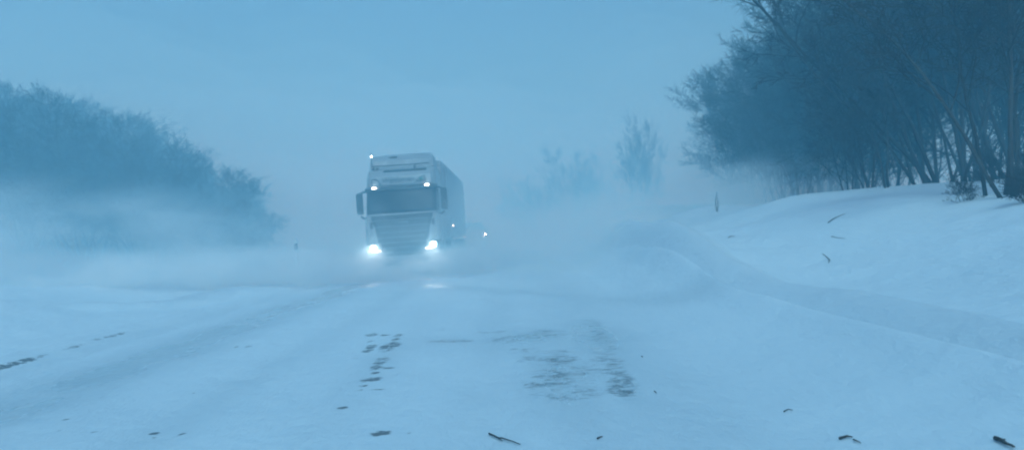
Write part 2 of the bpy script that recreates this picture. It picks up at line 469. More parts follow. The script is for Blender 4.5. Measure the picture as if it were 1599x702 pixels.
def panel(name, mat, parent, zs, ts, off, th=0.02, closed=False):
    """a curved plate following the cab's skin, off metres proud of it and th thick"""
    bm = bmesh.new(); G = []
    for z in zs:
        tt = ts(z) if callable(ts) else ts
        G.append([(bm.verts.new(front(t, z, off)), bm.verts.new(front(t, z, off - th))) for t in tt])
    n, m = len(G), len(G[0])
    for i in range(n - 1):
        for j in range(m - 1):
            bm.faces.new((G[i][j][0], G[i][j + 1][0], G[i + 1][j + 1][0], G[i + 1][j][0]))
            bm.faces.new((G[i][j][1], G[i + 1][j][1], G[i + 1][j + 1][1], G[i][j + 1][1]))
    for i in range(n - 1):
        for j in (0, m - 1):
            bm.faces.new((G[i][j][0], G[i + 1][j][0], G[i + 1][j][1], G[i][j][1]))
    for j in range(m - 1):
        for i in (0, n - 1):
            bm.faces.new((G[i][j][0], G[i][j][1], G[i][j + 1][1], G[i][j + 1][0]))
    return bm_obj(name, bm, mat, parent, True)

TY = 29.6; TX = -3.60
truck = empty('truck', (TX, TY, float(base_road(TX, TY)) + 0.06), (math.radians(0.0), math.radians(-2.3), math.radians(0.0)))
tag(truck, 'oncoming white articulated truck with lit headlamps throwing up powder snow', 'truck')

ztab = sorted(set([p[0] for p in PROF] + list(np.linspace(0.45, 3.6, 26))))
ttab = list(np.linspace(-3.9, -2, 5)) + list(np.linspace(-1.8, 1.8, 25)) + list(np.linspace(2, 3.9, 5))
bm = bmesh.new(); G = []
for z in ztab:
    G.append([bm.verts.new(front(t, z)) for t in ttab])
for i in range(len(G) - 1):
    for j in range(len(ttab) - 1): bm.faces.new((G[i][j], G[i][j + 1], G[i + 1][j + 1], G[i + 1][j]))
    bm.faces.new((G[i][-1], G[i][0], G[i + 1][0], G[i + 1][-1]))
bm.faces.new(G[-1]); bm.faces.new(G[0][::-1])
cab = bm_obj('cab', bm, MAT['paint'], truck, True)
# windscreen, sun visor, side windows
TS = list(np.linspace(-1.72, 1.72, 29))
panel('windscreen', MAT['glass'], cab, np.linspace(2.09, 2.93, 8), TS, 0.012)
for s in (-1, 1):
    panel('side_window', MAT['glass'], cab, np.linspace(2.10, 2.85, 5), [s * v for v in (2.05, 2.3, 2.6, 2.95)], 0.012)
    panel('corner_deflector', MAT['paint'], cab, np.linspace(0.75, 1.98, 7), [s * v for v in np.linspace(1.22, 2.15, 7)], 0.05, 0.03)
    panel('door_seam', MAT['grille'], cab, (0.8, 1.4, 2.0), [s * v for v in (2.30, 2.32)], 0.006)
panel('visor', MAT['dark'], cab, np.linspace(2.86, 2.99, 3), list(np.linspace(-1.6, 1.6, 21)), 0.10, 0.03)
# name board above the windscreen
hd = panel('name_board', MAT['paint'], cab, np.linspace(3.02, 3.42, 5), list(np.linspace(-1.3, 1.3, 17)), 0.045, 0.03)
def text_obj(body, size, loc, mat, parent, name, shear=0.0):
    cu = bpy.data.curves.new(name, 'FONT'); cu.body = body; cu.size = size; cu.extrude = 0.008; cu.offset = 0.004
    cu.align_x = 'CENTER'; cu.align_y = 'CENTER'; cu.shear = shear
    cu.materials.append(mat)
    o = bpy.data.objects.new(name, cu); o.location = loc; o.rotation_euler = (math.radians(74), 0, 0)
    link(o, parent)
    dg = bpy.context.evaluated_depsgraph_get()
    me = bpy.data.meshes.new_from_object(o.evaluated_get(dg))
    n = link(bpy.data.objects.new(name, me), parent); n.location = o.location; n.rotation_euler = o.rotation_euler
    bpy.data.objects.remove(o); n.name = name
    return n
text_obj('Wijnhoven', 0.25, (-0.08, front(0, 3.22, 0.075).y - 0.01, 3.22), MAT['letters'], hd, 'lettering', 0.15)
# two emblems either side of the name: an angled bracket and a leaf-like outlined quadrangle
def stroke_obj(name, pts, mat, parent, closed=False, r=0.016):
    P = []
    for x, z in pts: P.append(front(0, z, 0.07) + Vector((x, 0, 0)))
    for p in P: p.y += 0.07 * min(1, abs(p.x) / 0.95) ** 2
    segs = list(zip(P, P[1:] + P[:1])) if closed else list(zip(P[:-1], P[1:]))
    V, F = tubes_np([(np.array([a, (a + b) / 2, b]), [r, r, r]) for a, b in segs], 6)
    return mesh_np(name, V, F, mat, parent)
stroke_obj('emblem', [(-0.98, 3.10), (-0.97, 3.27), (-0.80, 3.27), (-0.68, 3.12), (-0.66, 3.06), (-0.80, 3.06)], MAT['letters'], hd, r=0.020)
stroke_obj('emblem', [(0.52, 3.13), (0.62, 3.24), (0.82, 3.31), (0.84, 3.14), (0.70, 3.11)], MAT['letters'], hd, True, 0.015)
stroke_obj('emblem', [(0.64, 3.17), (0.72, 3.24), (0.76, 3.18)], MAT['green'], hd, True, 0.02)
# roof edge: dark gap and lamp bar, then the tall air deflector
panel('roof_gap', MAT['grille'], cab, (3.50, 3.535, 3.57), list(np.linspace(-0.62, 0.95, 11)), 0.02, 0.03)
bm = bmesh.new(); G = []
for z, yf, hw in [(3.58, 0.72, 1.06), (3.68, 0.74, 1.10), (3.92, 0.90, 1.09), (4.10, 1.20, 1.04), (4.17, 1.55, 0.95)]:
    row = []
    for k in range(17):
        a = -1 + k / 8
        row.append(bm.verts.new((hw * a, yf + 0.22 * abs(a) ** 3, z)))
    row += [bm.verts.new((hw, 2.3, z)), bm.verts.new((-hw, 2.3, z))]
    G.append(row)
for i in range(len(G) - 1):
    for j in range(len(G[0])):
        j2 = (j + 1) % len(G[0]); bm.faces.new((G[i][j], G[i][j2], G[i + 1][j2], G[i + 1][j]))
bm.faces.new(G[-1]); bm.faces.new(G[0][::-1])
dfl = bm_obj('air_deflector', bm, MAT['paint'], truck, False)
box_obj('deflector_recess', (-0.28, 1.10, 4.03), (0.26, 0.10, 0.08), MAT['dark'], dfl, 0.02)
V, F = tubes_np([(np.array([(-1.0, .72, 3.74), (-.3, .60, 3.72), (.3, .60, 3.72), (.98, .72, 3.74)]), [.018] * 4),
                 (np.array([(-.9, .70, 3.74), (-.9, .74, 3.60)]), [.014] * 2), (np.array([(.5, .63, 3.73), (.5, .68, 3.60)]), [.014] * 2)], 6)
mesh_np('lamp_bar', V, F, MAT['dark'], truck)
for x in (-0.93, -0.80, 0.48):
    box_obj('spotlight', (x, .64, 3.64), (0.09, 0.08, 0.07), MAT['dark'], truck, 0.02)
# marker lamps: on the deflector, two bright ones at the head of the windscreen
def disc_lamp(name, c, r, mat, parent, ny=-1, d=0.03, lit=None):
    bm = bmesh.new()
    lathe(bm, [(-d, r * .6), (-d * .9, r * .88), (0, r), (d, r)], 'y', c, 20)
    return bm_obj(name, bm, mat, parent, True)
V, F = tubes_np([(np.array([(-1.02, .95, 3.80), (-1.02, .93, 4.28)]), [.012, .010])], 6)
mesh_np('antenna', V, F, MAT['dark'], truck)
disc_lamp('marker_lamp', (-1.0, .86, 4.10), 0.028, MAT['marker_small'], truck)
bm = bmesh.new()
for s in (-1, 1):
    p = front(s * 1.03, 2.93, 0.13)
    box_obj('marker_lamp', (s * 0.89, p.y, 2.97), (0.15, 0.05, 0.050), MAT['marker'], truck, 0.015)
bm.free()
# grille: black field, light slats, two upper slots and lamps
gr = panel('grille', MAT['grille'], truck, np.linspace(0.80, 2.03, 10),
           lambda z: list(np.linspace(-1, 1, 15) * float(np.interp(z, [0.8, 1.2, 1.65, 2.03], [0.78, 0.84, 0.92, 1.12]))), 0.014)
for z, hw in ((1.86, 0.98), (1.645, 0.90), (1.45, 0.87), (1.275, 0.84), (1.10, 0.81), (0.94, 0.79)):
    panel('slat', MAT['trim'], gr, (z - 0.016, z, z + 0.016), list(np.linspace(-hw, hw, 13)), 0.045, 0.03)
for x, hw in ((0.0, 0.20),):
    panel('badge', MAT['trim'], gr, (1.74, 1.80), list(np.linspace(-hw, hw, 5)), 0.035)
for s in (-1, 1):
    panel('air_slot', MAT['grille'], cab, (1.62, 1.72, 1.82), [s * v for v in np.linspace(1.0, 1.30, 4)], 0.016)
bmp = panel('bumper', MAT['dark'], truck, np.linspace(0.36, 0.80, 5), list(np.linspace(-1.9, 1.9, 25)), 0.05, 0.05)
panel('bumper_skirt', MAT['paint'], bmp, np.linspace(0.48, 0.66, 3), list(np.linspace(-1.0, 1.0, 11)), 0.07, 0.02)
# headlamps: housing, round lens, running light hooking inwards
for s in (-1, 1):
    hl = panel('headlight', MAT['dark'], truck, np.linspace(0.80, 1.12, 4), [s * v for v in np.linspace(0.92, 1.75, 7)], 0.06, 0.05)
    c = front(s * 1.10, 0.95, 0.10)
    disc_lamp('lens', (s * 1.0, c.y - 0.02, 0.96), 0.105, MAT['lamp'], hl, d=0.04)
    V, F = tubes_np([(np.array([(s * 1.0, c.y - .03, 0.86), (s * 0.89, c.y - .045, 0.845), (s * 0.80, c.y - .06, 0.845), (s * 0.74, c.y - .06, 0.855)]), [.022, .026, .026, .018])], 6)
    mesh_np('running_light', V, F, MAT['drl'], hl)
    ld = bpy.data.lights.new('headlamp_beam', 'SPOT'); ld.energy = 150; ld.spot_size = math.radians(75); ld.spot_blend = 0.9
    ld.color = (0.55, 0.86, 1.0); ld.shadow_soft_size = 0.08
    lo = bpy.data.objects.new('headlamp_beam', ld); lo.location = (s * 0.97, c.y - 0.12, 0.94); lo.rotation_euler = (math.radians(84), 0, math.radians(180))
    link(lo, hl)
# mirrors: tall housings on arms
for s in (-1, 1):
    bm = bmesh.new()
    add_box(bm, (s * 1.43, 0.42, 2.48), (0.22, 0.16, 0.72), 0.05)
    mi = bm_obj('mirror', bm, MAT['dark'], truck)
    box_obj('mirror_cap', (s * 1.415, 0.338, 2.54), (0.13, 0.02, 0.46), MAT['dark'], mi, 0.01)
    for pts in ([(s * 1.17, .52, 2.86), (s * 1.30, .44, 2.88), (s * 1.42, .42, 2.80)], [(s * 1.17, .46, 2.0), (s * 1.32, .42, 1.98), (s * 1.42, .42, 2.06)]):
        V, F = tubes_np([(np.array(pts), [.032] * 3)], 8)
        mesh_np('mirror_arm', V, F, MAT['dark'], mi)
for s in (-1, 1):
    V, F = tubes_np([(np.array([(s * .15, .13, 2.06), (s * .42, .10, 2.10), (s * .75, .17, 2.16)]), [.014] * 3)], 5)
    mesh_np('wiper', V, F, MAT['dark'], cab)
# chassis, tanks, wheels
bm = bmesh.new()
for s in (-1, 1):
    add_box(bm, (s * 0.42, 3.2, 0.85), (0.09, 5.8, 0.24), 0.01)
for y in (0.9, 2.4, 3.6, 5.2): add_box(bm, (0, y, 0.85), (0.75, 0.12, 0.18), 0.01)
bm_obj('chassis', bm, MAT['steel'], truck)
for s in (-1, 1):
    box_obj('fuel_tank', (s * 0.92, 3.15, 0.72), (0.52, 1.3, 0.56), MAT['steel'], truck, 0.10)
    panel('mudguard', MAT['dark'], truck, (0.62, 0.80, 1.05), [s * v for v in (2.1, 2.6, 3.3)], 0.02, 0.03)
    wheel('wheel', (s * 1.03, 1.45, 0.50), 0.50, 0.32, truck)
    wheel('wheel', (s * 0.94, 5.15, 0.50), 0.50, 0.58, truck)
    V, F = tubes_np([(np.array([(s * 1.0, 2.35, 1.2), (s * 1.0, 2.35, 3.6)]), [.06] * 2)], 8)
    panel('side_fairing', MAT['paint'], truck, np.linspace(0.95, 3.5, 6), [s * v for v in (3.9, 4.25)], 0.0, 0.03)
# trailer
bm = bmesh.new()
Ly0, Ly1, hwT, zt, zb = 2.95, 16.5, 1.275, 4.0, 1.12
prT = []
for k in range(7): 
    a = math.pi / 2 * k / 6; prT.append((hwT - 0.16 + 0.16 * math.cos(a), zt - 0.16 + 0.16 * math.sin(a)))
prof2 = [(hwT, zb)] + prT + [(-x, z) for x, z in prT[::-1]] + [(-hwT, zb)]
ring = []
for y, k in ((Ly0, .93), (Ly0 + .25, 1.0), (9.7, 1.0), (Ly1, 1.0)):
    ring.append([bm.verts.new((x * (k if y == Ly0 else 1), y, zb + (z - zb) * (k * .04 + .96))) for x, z in prof2])
for A, B in zip(ring[:-1], ring[1:]):
    for j in range(len(A)):
        j2 = (j + 1) % len(A); bm.faces.new((A[j], B[j], B[j2], A[j2]))
bm.faces.new(ring[0]); bm.faces.new(ring[-1][::-1])
trl = bm_obj('trailer', bm, MAT['trailer'], truck, False)
bm = bmesh.new()
for s in (-1, 1):
    add_box(bm, (s * 0.5, 9.9, 1.0), (0.12, 12.8, 0.22), 0.01)
    add_box(bm, (s * 1.16, 10.0, 0.62), (0.04, 4.8, 0.10), 0.01); add_box(bm, (s * 1.16, 10.0, 0.85), (0.04, 4.8, 0.10), 0.01)
    for y in (7.8, 10.0, 12.2): add_box(bm, (s * 1.13, y, 0.88), (0.05, 0.08, 0.55), 0.01)
bm_obj('trailer_frame', bm, MAT['steel'], trl)
for s in (-1, 1):
    for y in np.arange(3.6, 16.3, 1.35): box_obj('side_stiffener', (s * (hwT + .004), y, 2.45), (0.02, 0.05, 2.6), MAT['steel'], trl, 0.005)
for s in (-1, 1):
    for y in (12.6, 13.9, 15.2): wheel('wheel', (s * 1.06, y, 0.50), 0.50, 0.38, trl)
box_obj('side_marker_lamp', (1.29, 6.2, 1.60), (0.05, 0.09, 0.05), MAT['marker'], trl, 0.01)

# ------------------------------------------------------------------ car following the truck
CY = 54.0
CXc = -2.33
car = empty('car', (CXc, CY, float(base_road(CXc, CY)) ), (0, 0, math.radians(4)))
tag(car, 'grey car following behind the truck trailer, one headlamp showing', 'car')
def car_shell(levels, name, mat, parent):
    bm = bmesh.new(); G = []
    for z, y0, y1, hw in levels:
        row = []
        n = 28
        for k in range(n):
            a = 2 * math.pi * (k + .5) / n
            cx, cy = math.cos(a), math.sin(a)
            e = 0.32
            x = hw * math.copysign(abs(cx) ** e, cx); y = (y0 + y1) / 2 + (y1 - y0) / 2 * math.copysign(abs(cy) ** e, cy)
            row.append(bm.verts.new((x, y, z)))
        G.append(row)
    for A, B in zip(G[:-1], G[1:]):
        for j in range(len(A)):
            j2 = (j + 1) % len(A); bm.faces.new((A[j], A[j2], B[j2], B[j]))
    bm.faces.new(G[-1]); bm.faces.new(G[0][::-1])
    return bm_obj(name, bm, mat, parent, True)
car_shell([(.22, .12, 4.25, .80), (.35, .0, 4.38, .86), (.60, -.02, 4.40, .89), (.78, .04, 4.38, .885), (.88, .25, 4.32, .86), (.95, .95, 4.2, .80)], 'body', MAT['car'], car)
car_shell([(.93, 1.00, 4.15, .77), (1.20, 1.45, 3.95, .70), (1.36, 1.80, 3.75, .63)], 'windows', MAT['glass'], car)
car_shell([(1.355, 1.76, 3.78, .64), (1.42, 1.95, 3.62, .58), (1.445, 2.2, 3.4, .48)], 'roof', MAT['car'], car)
for s in (-1, 1):
    for y in (.82, 3.45): wheel('wheel', (s * .78, y, .32), .32, .21, car)
    hl = box_obj('headlight', (s * .66, .09, .70), (.26, .16, .14), MAT['dark'], car, .04)
    disc_lamp('lens', (s * .68, .0, .70), .06, MAT['far_lamp'], hl, d=.03)
    box_obj('mirror', (s * .98, 1.35, .98), (.18, .10, .13), MAT['car'], car, .04)
box_obj('grille', (0, -.02, .58), (.8, .05, .16), MAT['grille'], car, .02)
box_obj('number_plate', (0, -.04, .42), (.52, .02, .11), MAT['plate'], car, .005)

# ------------------------------------------------------------------ roadside marker post
pp = pix_at(466, 434, 31.0)
post = empty('marker_post', (pp.x, pp.y, float(ground_h(pp.x, pp.y)) - 0.03), (math.radians(0), math.radians(-4), math.radians(-4)))
tag(post, 'white roadside marker post with black slanted band on the left verge', 'post')
bm = bmesh.new()
vs = []
for z in (0, 1.22, 1.28):
    k = 1.0 if z < 1.25 else .8
    vs.append([bm.verts.new((x * k, y * k, z + (0.05 * (x + .06) / .12 if z >= 1.2 else 0))) for x, y in ((-.06, .05), (-.035, -.045), (.035, -.045), (.06, .05))])
for A, B in zip(vs[:-1], vs[1:]):
    for j in range(4): bm.faces.new((A[j], A[(j + 1) % 4], B[(j + 1) % 4], B[j]))
bm.faces.new(vs[0][::-1]); bm.faces.new(vs[-1])
pb = bm_obj('post_body', bm, MAT['post'], post)
bm = bmesh.new(); vs = []
for z in (.92, 1.14):
    vs.append([bm.verts.new((x * 1.08, y * 1.12, z + x * .5)) for x, y in ((-.06, .05), (-.035, -.045), (.035, -.045), (.06, .05))])
for j in range(4): bm.faces.new((vs[0][j], vs[0][(j + 1) % 4], vs[1][(j + 1) % 4], vs[1][j]))
bm.faces.new(vs[0][::-1]); bm.faces.new(vs[1])
bd = bm_obj('black_band', bm, MAT['band'], pb)
box_obj('reflector', (0, -.053, 1.03), (.035, .008, .13), MAT['reflector'], pb, .002)

# ------------------------------------------------------------------ trees
def grow_tree(seed, H=8.0, spread=1.0, stems=1, dens=1.0, lean=(-0.12, 0), low=0.22, kids=(10, 7, 6, 4)):
    r = np.random.default_rng(seed)
    thick, limbs, fine = [], [], []
    def seg(p, d, L, r0, n, wob, up):
        P = [p]; d = d.copy()
        for _ in range(n):
            d = d + r.normal(0, wob, 3) + np.array([-0.02, 0, up]); d /= np.linalg.norm(d)
            p = p + d * L / n; P.append(p)
        return np.array(P), np.linspace(r0, r0 * 0.35, n + 1)
    def perp(d, ang):
        a = r.normal(0, 1, 3); a -= a.dot(d) * d; a /= np.linalg.norm(a) + 1e-9
        return d * math.cos(ang) + a * math.sin(ang)
    def branch(p, d, L, rad, lev):
        n = (7, 5, 4, 3, 2)[lev]
        P, R_ = seg(p, d, L, rad, n, (0.07, 0.16, 0.2, 0.24, 0.25)[lev], (0.02, 0.05, 0.04, 0.02, 0.0)[lev])
        (thick if lev == 0 else limbs if lev <= 2 else fine).append((P, R_))
        if lev == 4: return
        k = max(2, int(round(kids[lev] * dens * r.uniform(.8, 1.2))))
        t0 = low if lev == 0 else 0.18
        for i in range(k):
            t = t0 + (1 - t0) * (i + r.uniform(0, .9)) / k
            f = t * n; a = min(int(f), n - 1)
            q = P[a] + (P[a + 1] - P[a]) * (f - a)
            dd = P[a + 1] - P[a]; dd /= np.linalg.norm(dd)
            ang = r.uniform(0.45, 1.05) * (1.05 - .35 * t)
            if lev == 0: LL = H * spread * (0.48 - 0.27 * t) * r.uniform(.75, 1.2)
            else: LL = L * r.uniform(.38, .62) * (1.05 - .4 * t)
            rr = max(0.005, R_[a] * 0.55) if lev < 2 else (0.011 if lev == 2 else 0.0065)
            branch(q, perp(dd, ang), LL, rr, lev + 1)
    for s in range(stems):
        a = r.uniform(0, 2 * math.pi); o = np.array([math.cos(a), math.sin(a), 0]) * (0 if s == 0 else r.uniform(.1, .35))
        d = np.array([lean[0] + r.normal(0, .09) * (1 + .8 * (stems > 1)), lean[1] + r.normal(0, .09), 1.0]); d /= np.linalg.norm(d)
        o[2] = -0.25
        k = 1 if s == 0 else r.uniform(.6, .95)
        branch(o, d, H * .92 * k, (0.020 + 0.0085 * H) * (1 if stems == 1 else .62) * k, 0)
    return thick, limbs, fine
PROTO = []
def make_proto(seed, **kw):
    th, li, fi = grow_tree(seed, **kw)
    V, F = tubes_np(th, 8)
    me_t = bpy.data.meshes.new('trunk'); me_t.from_pydata(V.tolist(), [], F); me_t.materials.append(MAT['bark' if seed % 2 else 'bark2'])
    me_t.polygons.foreach_set('use_smooth', [True] * len(me_t.polygons))
    V1, F1 = tubes_np(li, 4); V2, F2 = tubes_np(fi, 3)
    n = len(V1); F = F1 + [tuple(i + n for i in f) for f in F2]
    me_c = bpy.data.meshes.new('crown'); me_c.from_pydata(np.concatenate([V1, V2]).tolist(), [], F); me_c.materials.append(MAT['twig'])
    return me_t, me_c, kw.get('H', 8.0), float(np.concatenate([V1, V2])[:, 2].max())
for sd_, kw in enumerate([dict(H=8, stems=2, dens=1.05, spread=.72, low=.34), dict(H=8, stems=4, dens=.9, low=.36, spread=.7, kids=(10, 7, 6, 3)), dict(H=8, stems=3, dens=.95, spread=.75, low=.38),
                          dict(H=8, stems=5, dens=.85, low=.4, spread=.65), dict(H=8, stems=2, dens=1.2, spread=.8, low=.36), dict(H=8, stems=3, dens=1.0, spread=.75, low=.36)]):
    PROTO.append(make_proto(100 + sd_, **kw))
# dense round-headed trees of the left hill, and shrubs
DENSE = [make_proto(200 + i, H=8, stems=3, dens=1.15, spread=1.05, low=.12, lean=(0.02, 0)) for i in range(3)]
SHRUB = [make_proto(300 + i, H=2.0, stems=6, dens=.62, spread=1.2, low=.1) for i in range(2)]

def put_tree(kind, x, y, h, label, group, name='bare_tree', cat='tree', rz=None, tilt=0.0, i=0, wide=1.0):
    me_t, me_c, _, zmax = kind[i % len(kind)]
    s = h / zmax
    o = empty(name, (x, y, float(ground_h(x, y)) - 0.05), (0, tilt, 0))
    o.rotation_euler = (0, tilt, random.uniform(-.5, .5) if rz is None else rz)
    o.scale = (s * wide, s * wide, s)
    tag(o, label, cat, group)
    t = link(bpy.data.objects.new('trunk', me_t), o); c = link(bpy.data.objects.new('crown', me_c), o)
    return o

# right-hand wood on top of the bank
SX = [1040, 1062, 1080, 1130, 1170, 1205, 1235, 1262, 1300]
SY = [170, 150, 128, 98, 78, 62, 25, -10, -260]
right = []
_rr = random.Random(11)
yy = 12.0
while yy < 44:
    n = 3
    for k in range(n):
        xx = (7.3 if yy < 25 else 7.5 + .03 * (yy - 25)) + .9 + k * 1.9 + _rr.uniform(-.5, .5) + (2.1 * min(1, max(0, (yy - 20) / 8)) + (.6 if yy > 33 else 0))
        y_ = yy + _rr.uniform(-.8, .8)
        if xx / y_ < .64 and _rr.random() > .24: right.append((xx, y_, _rr.uniform(8.0, 9.8)))
    yy += 1.9 if yy < 24 else 2.6
right += [(x, 12.3 + x * .9, 10.0) for x in (12.5, 14.2, 16, 18)] + [(x, 16 + x * .8, 10.5) for x in (14, 16.5, 19)]
right += [(10.6, 38.5, 9), (11.9, 41.5, 9), (10.1, 34.0, 9), (9.9, 30.5, 8.5), (8.9, 23.4, 8), (8.6, 21.2, 8), (11.3, 35.5, 9)]
def zone(px, y):
    if y > 33: return 'faded bare tree at the far tip of the wood on the right bank'
    if y > 24: return 'leaning bare tree half lost in blowing snow, middle of the right wood'
    if px < 1420: return 'dark bare tree with trunk on the snow bank crest, left of the nearest trees'
    if y > 17: return 'dark bare tree standing behind the front row at right frame edge'
    return 'nearest dark bare tree with crooked stems at the right frame edge'
for i, (x, y, h) in enumerate(right):
    px = 799.5 + x / y * FPX
    p = pix_at(px, float(np.interp(px - (2.7 if y < 24.5 else 1.2 if y < 30 else 0.3) * FPX / y, SX, SY)), y)
    g = float(ground_h(x, y))
    hh = min(h, max(2.5, p.z - g))
    edge = px < 1360 and y < 24.5
    put_tree(DENSE if y > 24.5 or edge else PROTO, x, y, hh, zone(px, y), 'bare trees on the right bank', i=i * 5 + i // 3, tilt=math.radians(random.uniform(1, 6) if y < 17 else random.uniform(-3, 4) if y < 24 else random.uniform(-1, 3)), wide=.8 if edge else max(1.0, min(1.3, h / hh * .85)))
# brush under them
for i in range(12):
    y = random.uniform(12.5, 18.5); x = 7.3 + random.uniform(0, 3.2)
    put_tree(SHRUB, x, y, random.uniform(.5, 1.0), 'low leafless bush at the foot of the trees on the right bank', 'bushes under the right wood', 'bare_bush', 'bush', i=i)
# the clump standing alone, and fainter ones beyond
for i, (px, py, y, lab) in enumerate([(1000, 166, 50, 'tallest faint tree of the lone clump left of the right wood'), (986, 196, 51, 'shorter faint tree on the left of the lone clump'),
        (1017, 186, 51, 'shorter faint tree on the right of the lone clump')]):
    p = pix_at(px, py, y); put_tree(DENSE, p.x, y, p.z - float(ground_h(p.x, y)), lab, 'faint clump of trees', i=i, wide=.5)
for i, (px, py, y, lab) in enumerate([(885, 216, 62, 'very faint tree right of the truck, taller of two'), (915, 240, 64, 'very faint low tree between truck and lone clump'),
        (940, 236, 64, 'very faint low tree just left of the lone clump'), (805, 268, 66, 'ghostly low tree just right of the truck trailer'), (835, 262, 66, 'ghostly low tree second to the right of the trailer')]):
    p = pix_at(px, py, y); put_tree(DENSE, p.x, y, max(2.0, p.z - float(ground_h(p.x, y))), lab, 'faint trees beyond the bend', i=i, wide=.9)
# left hill wood
LX = [-80, 0, 60, 100, 160, 200, 235, 260, 300, 335, 360, 385, 410]
LY = [128, 122, 120, 126, 142, 158, 182, 212, 222, 236, 262, 285, 312]
k = 0
for row, y0 in enumerate((37.5, 41.0, 44.5, 48)):
    for px in np.arange(-40 + 15 * (row % 2), 400, 31):
        y = y0 + random.uniform(-1, 1); px = px + random.uniform(-8, 8)
        p = pix_at(px, float(np.interp(px, LX, LY)) + random.uniform(-2, 5) + 8 * (row < 1), y)
        g = float(ground_h(p.x, y)); h = p.z - g
        lab = ('dim tree on the low right end of the left hill' if px > 270 else
               'dim tree on the sloping shoulder of the left hill' if px > 130 else 'dim tree at the high end of the left hill by the frame edge')
        put_tree(DENSE, p.x, y, max(2.0, h), lab, 'trees on the left hill', i=k, wide=1.25 if h > 5 else 1.5); k += 1

# ------------------------------------------------------------------ dry stalk and twigs on the snow
p0 = pix_ground(1120, 330)
st = empty('dry_stalk', tuple(p0)); tag(st, 'thin dark forked dry stalk standing upright in the right snow bank', 'stalk')
k_ = p0.y / FPX
V, F = tubes_np([(np.array([(0, 0, -.03), (-2 * k_, 0, 10 * k_), (-1.5 * k_, 0, 20 * k_), (0.2 * k_, 0, 31 * k_)]), [.020, .018, .014, .007])], 5)
mesh_np('stem', V, F, MAT['stick'], st)
V, F = tubes_np([(np.array([(0, 0.01, -.03), (1.6 * k_, 0.01, 9 * k_), (1.6 * k_, 0.01, 17 * k_), (0.6 * k_, 0.01, 24 * k_)]), [.018, .016, .013, .007])], 5)
mesh_np('stem', V, F, MAT['stick'], st)
def twig(pts, r, label, forks=()):
    base = pix_ground(*pts[0])
    def poly(pp, r0):
        P = [pix_ground(*q) for q in pp]
        P = [Vector((p.x, p.y, float(ground_h(p.x, p.y)) + .012 + r0 * .6)) - base for p in P]
        Q = [P[0]]
        for a, b in zip(P[:-1], P[1:]):
            L = (b - a).length
            for t in (.33, .67, 1.0): Q.append(a.lerp(b, t) + Vector((random.gauss(0, .012 * L), random.gauss(0, .012 * L), abs(random.gauss(0, .02 * L)) if t < 1 else 0)))
        return np.array([tuple(q) for q in Q]), np.linspace(r0, r0 * .45, len(Q))
    V, F = tubes_np([poly(pts, r)] + [poly(f, r * .6) for f in forks], 6)
    o = mesh_np('twig', V, F, MAT['stick']); o.location = base
    tag(o, label, 'twig', 'twigs lying on the snow')
twig([(764, 680), (778, 687), (795, 690), (812, 697)], .0075, 'long crooked dark twig lying on the road at bottom centre', [[(778, 687), (784, 691)]])
twig([(1311, 688), (1322, 685), (1331, 686)], .009, 'short thick dark twig on the snow at lower right', [[(1320, 686), (1324, 683)]])
twig([(1333, 690), (1338, 692), (1344, 695)], .006, 'thin short twig beside the short thick one at lower right')
twig([(1554, 689), (1563, 692), (1571, 698), (1584, 704)], .014, 'thick dark branch end at the bottom right corner', [[(1563, 692), (1570, 690)]])
twig([(1293, 349), (1303, 342), (1312, 338), (1320, 335)], .008, 'thin twig slanting up the right snow bank below the trees')
twig([(1285, 398), (1291, 402), (1297, 408)], .006, 'small faint twig on the right bank, upper of a close pair', )
twig([(1291, 403), (1295, 407), (1294, 412)], .007, 'small faint twig on the right bank, lower of a close pair')
twig([(1298, 370), (1308, 373), (1320, 374)], .005, 'pale thin twig lying flat on the right bank')
twig([(1137, 372), (1142, 369), (1148, 371)], .007, 'tiny arched twig on the snow below the dry stalk')
twig([(1224, 645), (1231, 642), (1238, 643)], .005, 'faint thin twig on the snow at lower right centre')
twig([(933, 688), (937, 686), (941, 685)], .007, 'tiny dark bark scrap on the road at bottom right of centre')
twig([(1022, 613), (1025, 616)], .005, 'tiny dark speck of twig right of the bare asphalt patch')
twig([(1002, 558), (1004, 559)], .006, 'tiny dark speck of twig above the bare asphalt patch')

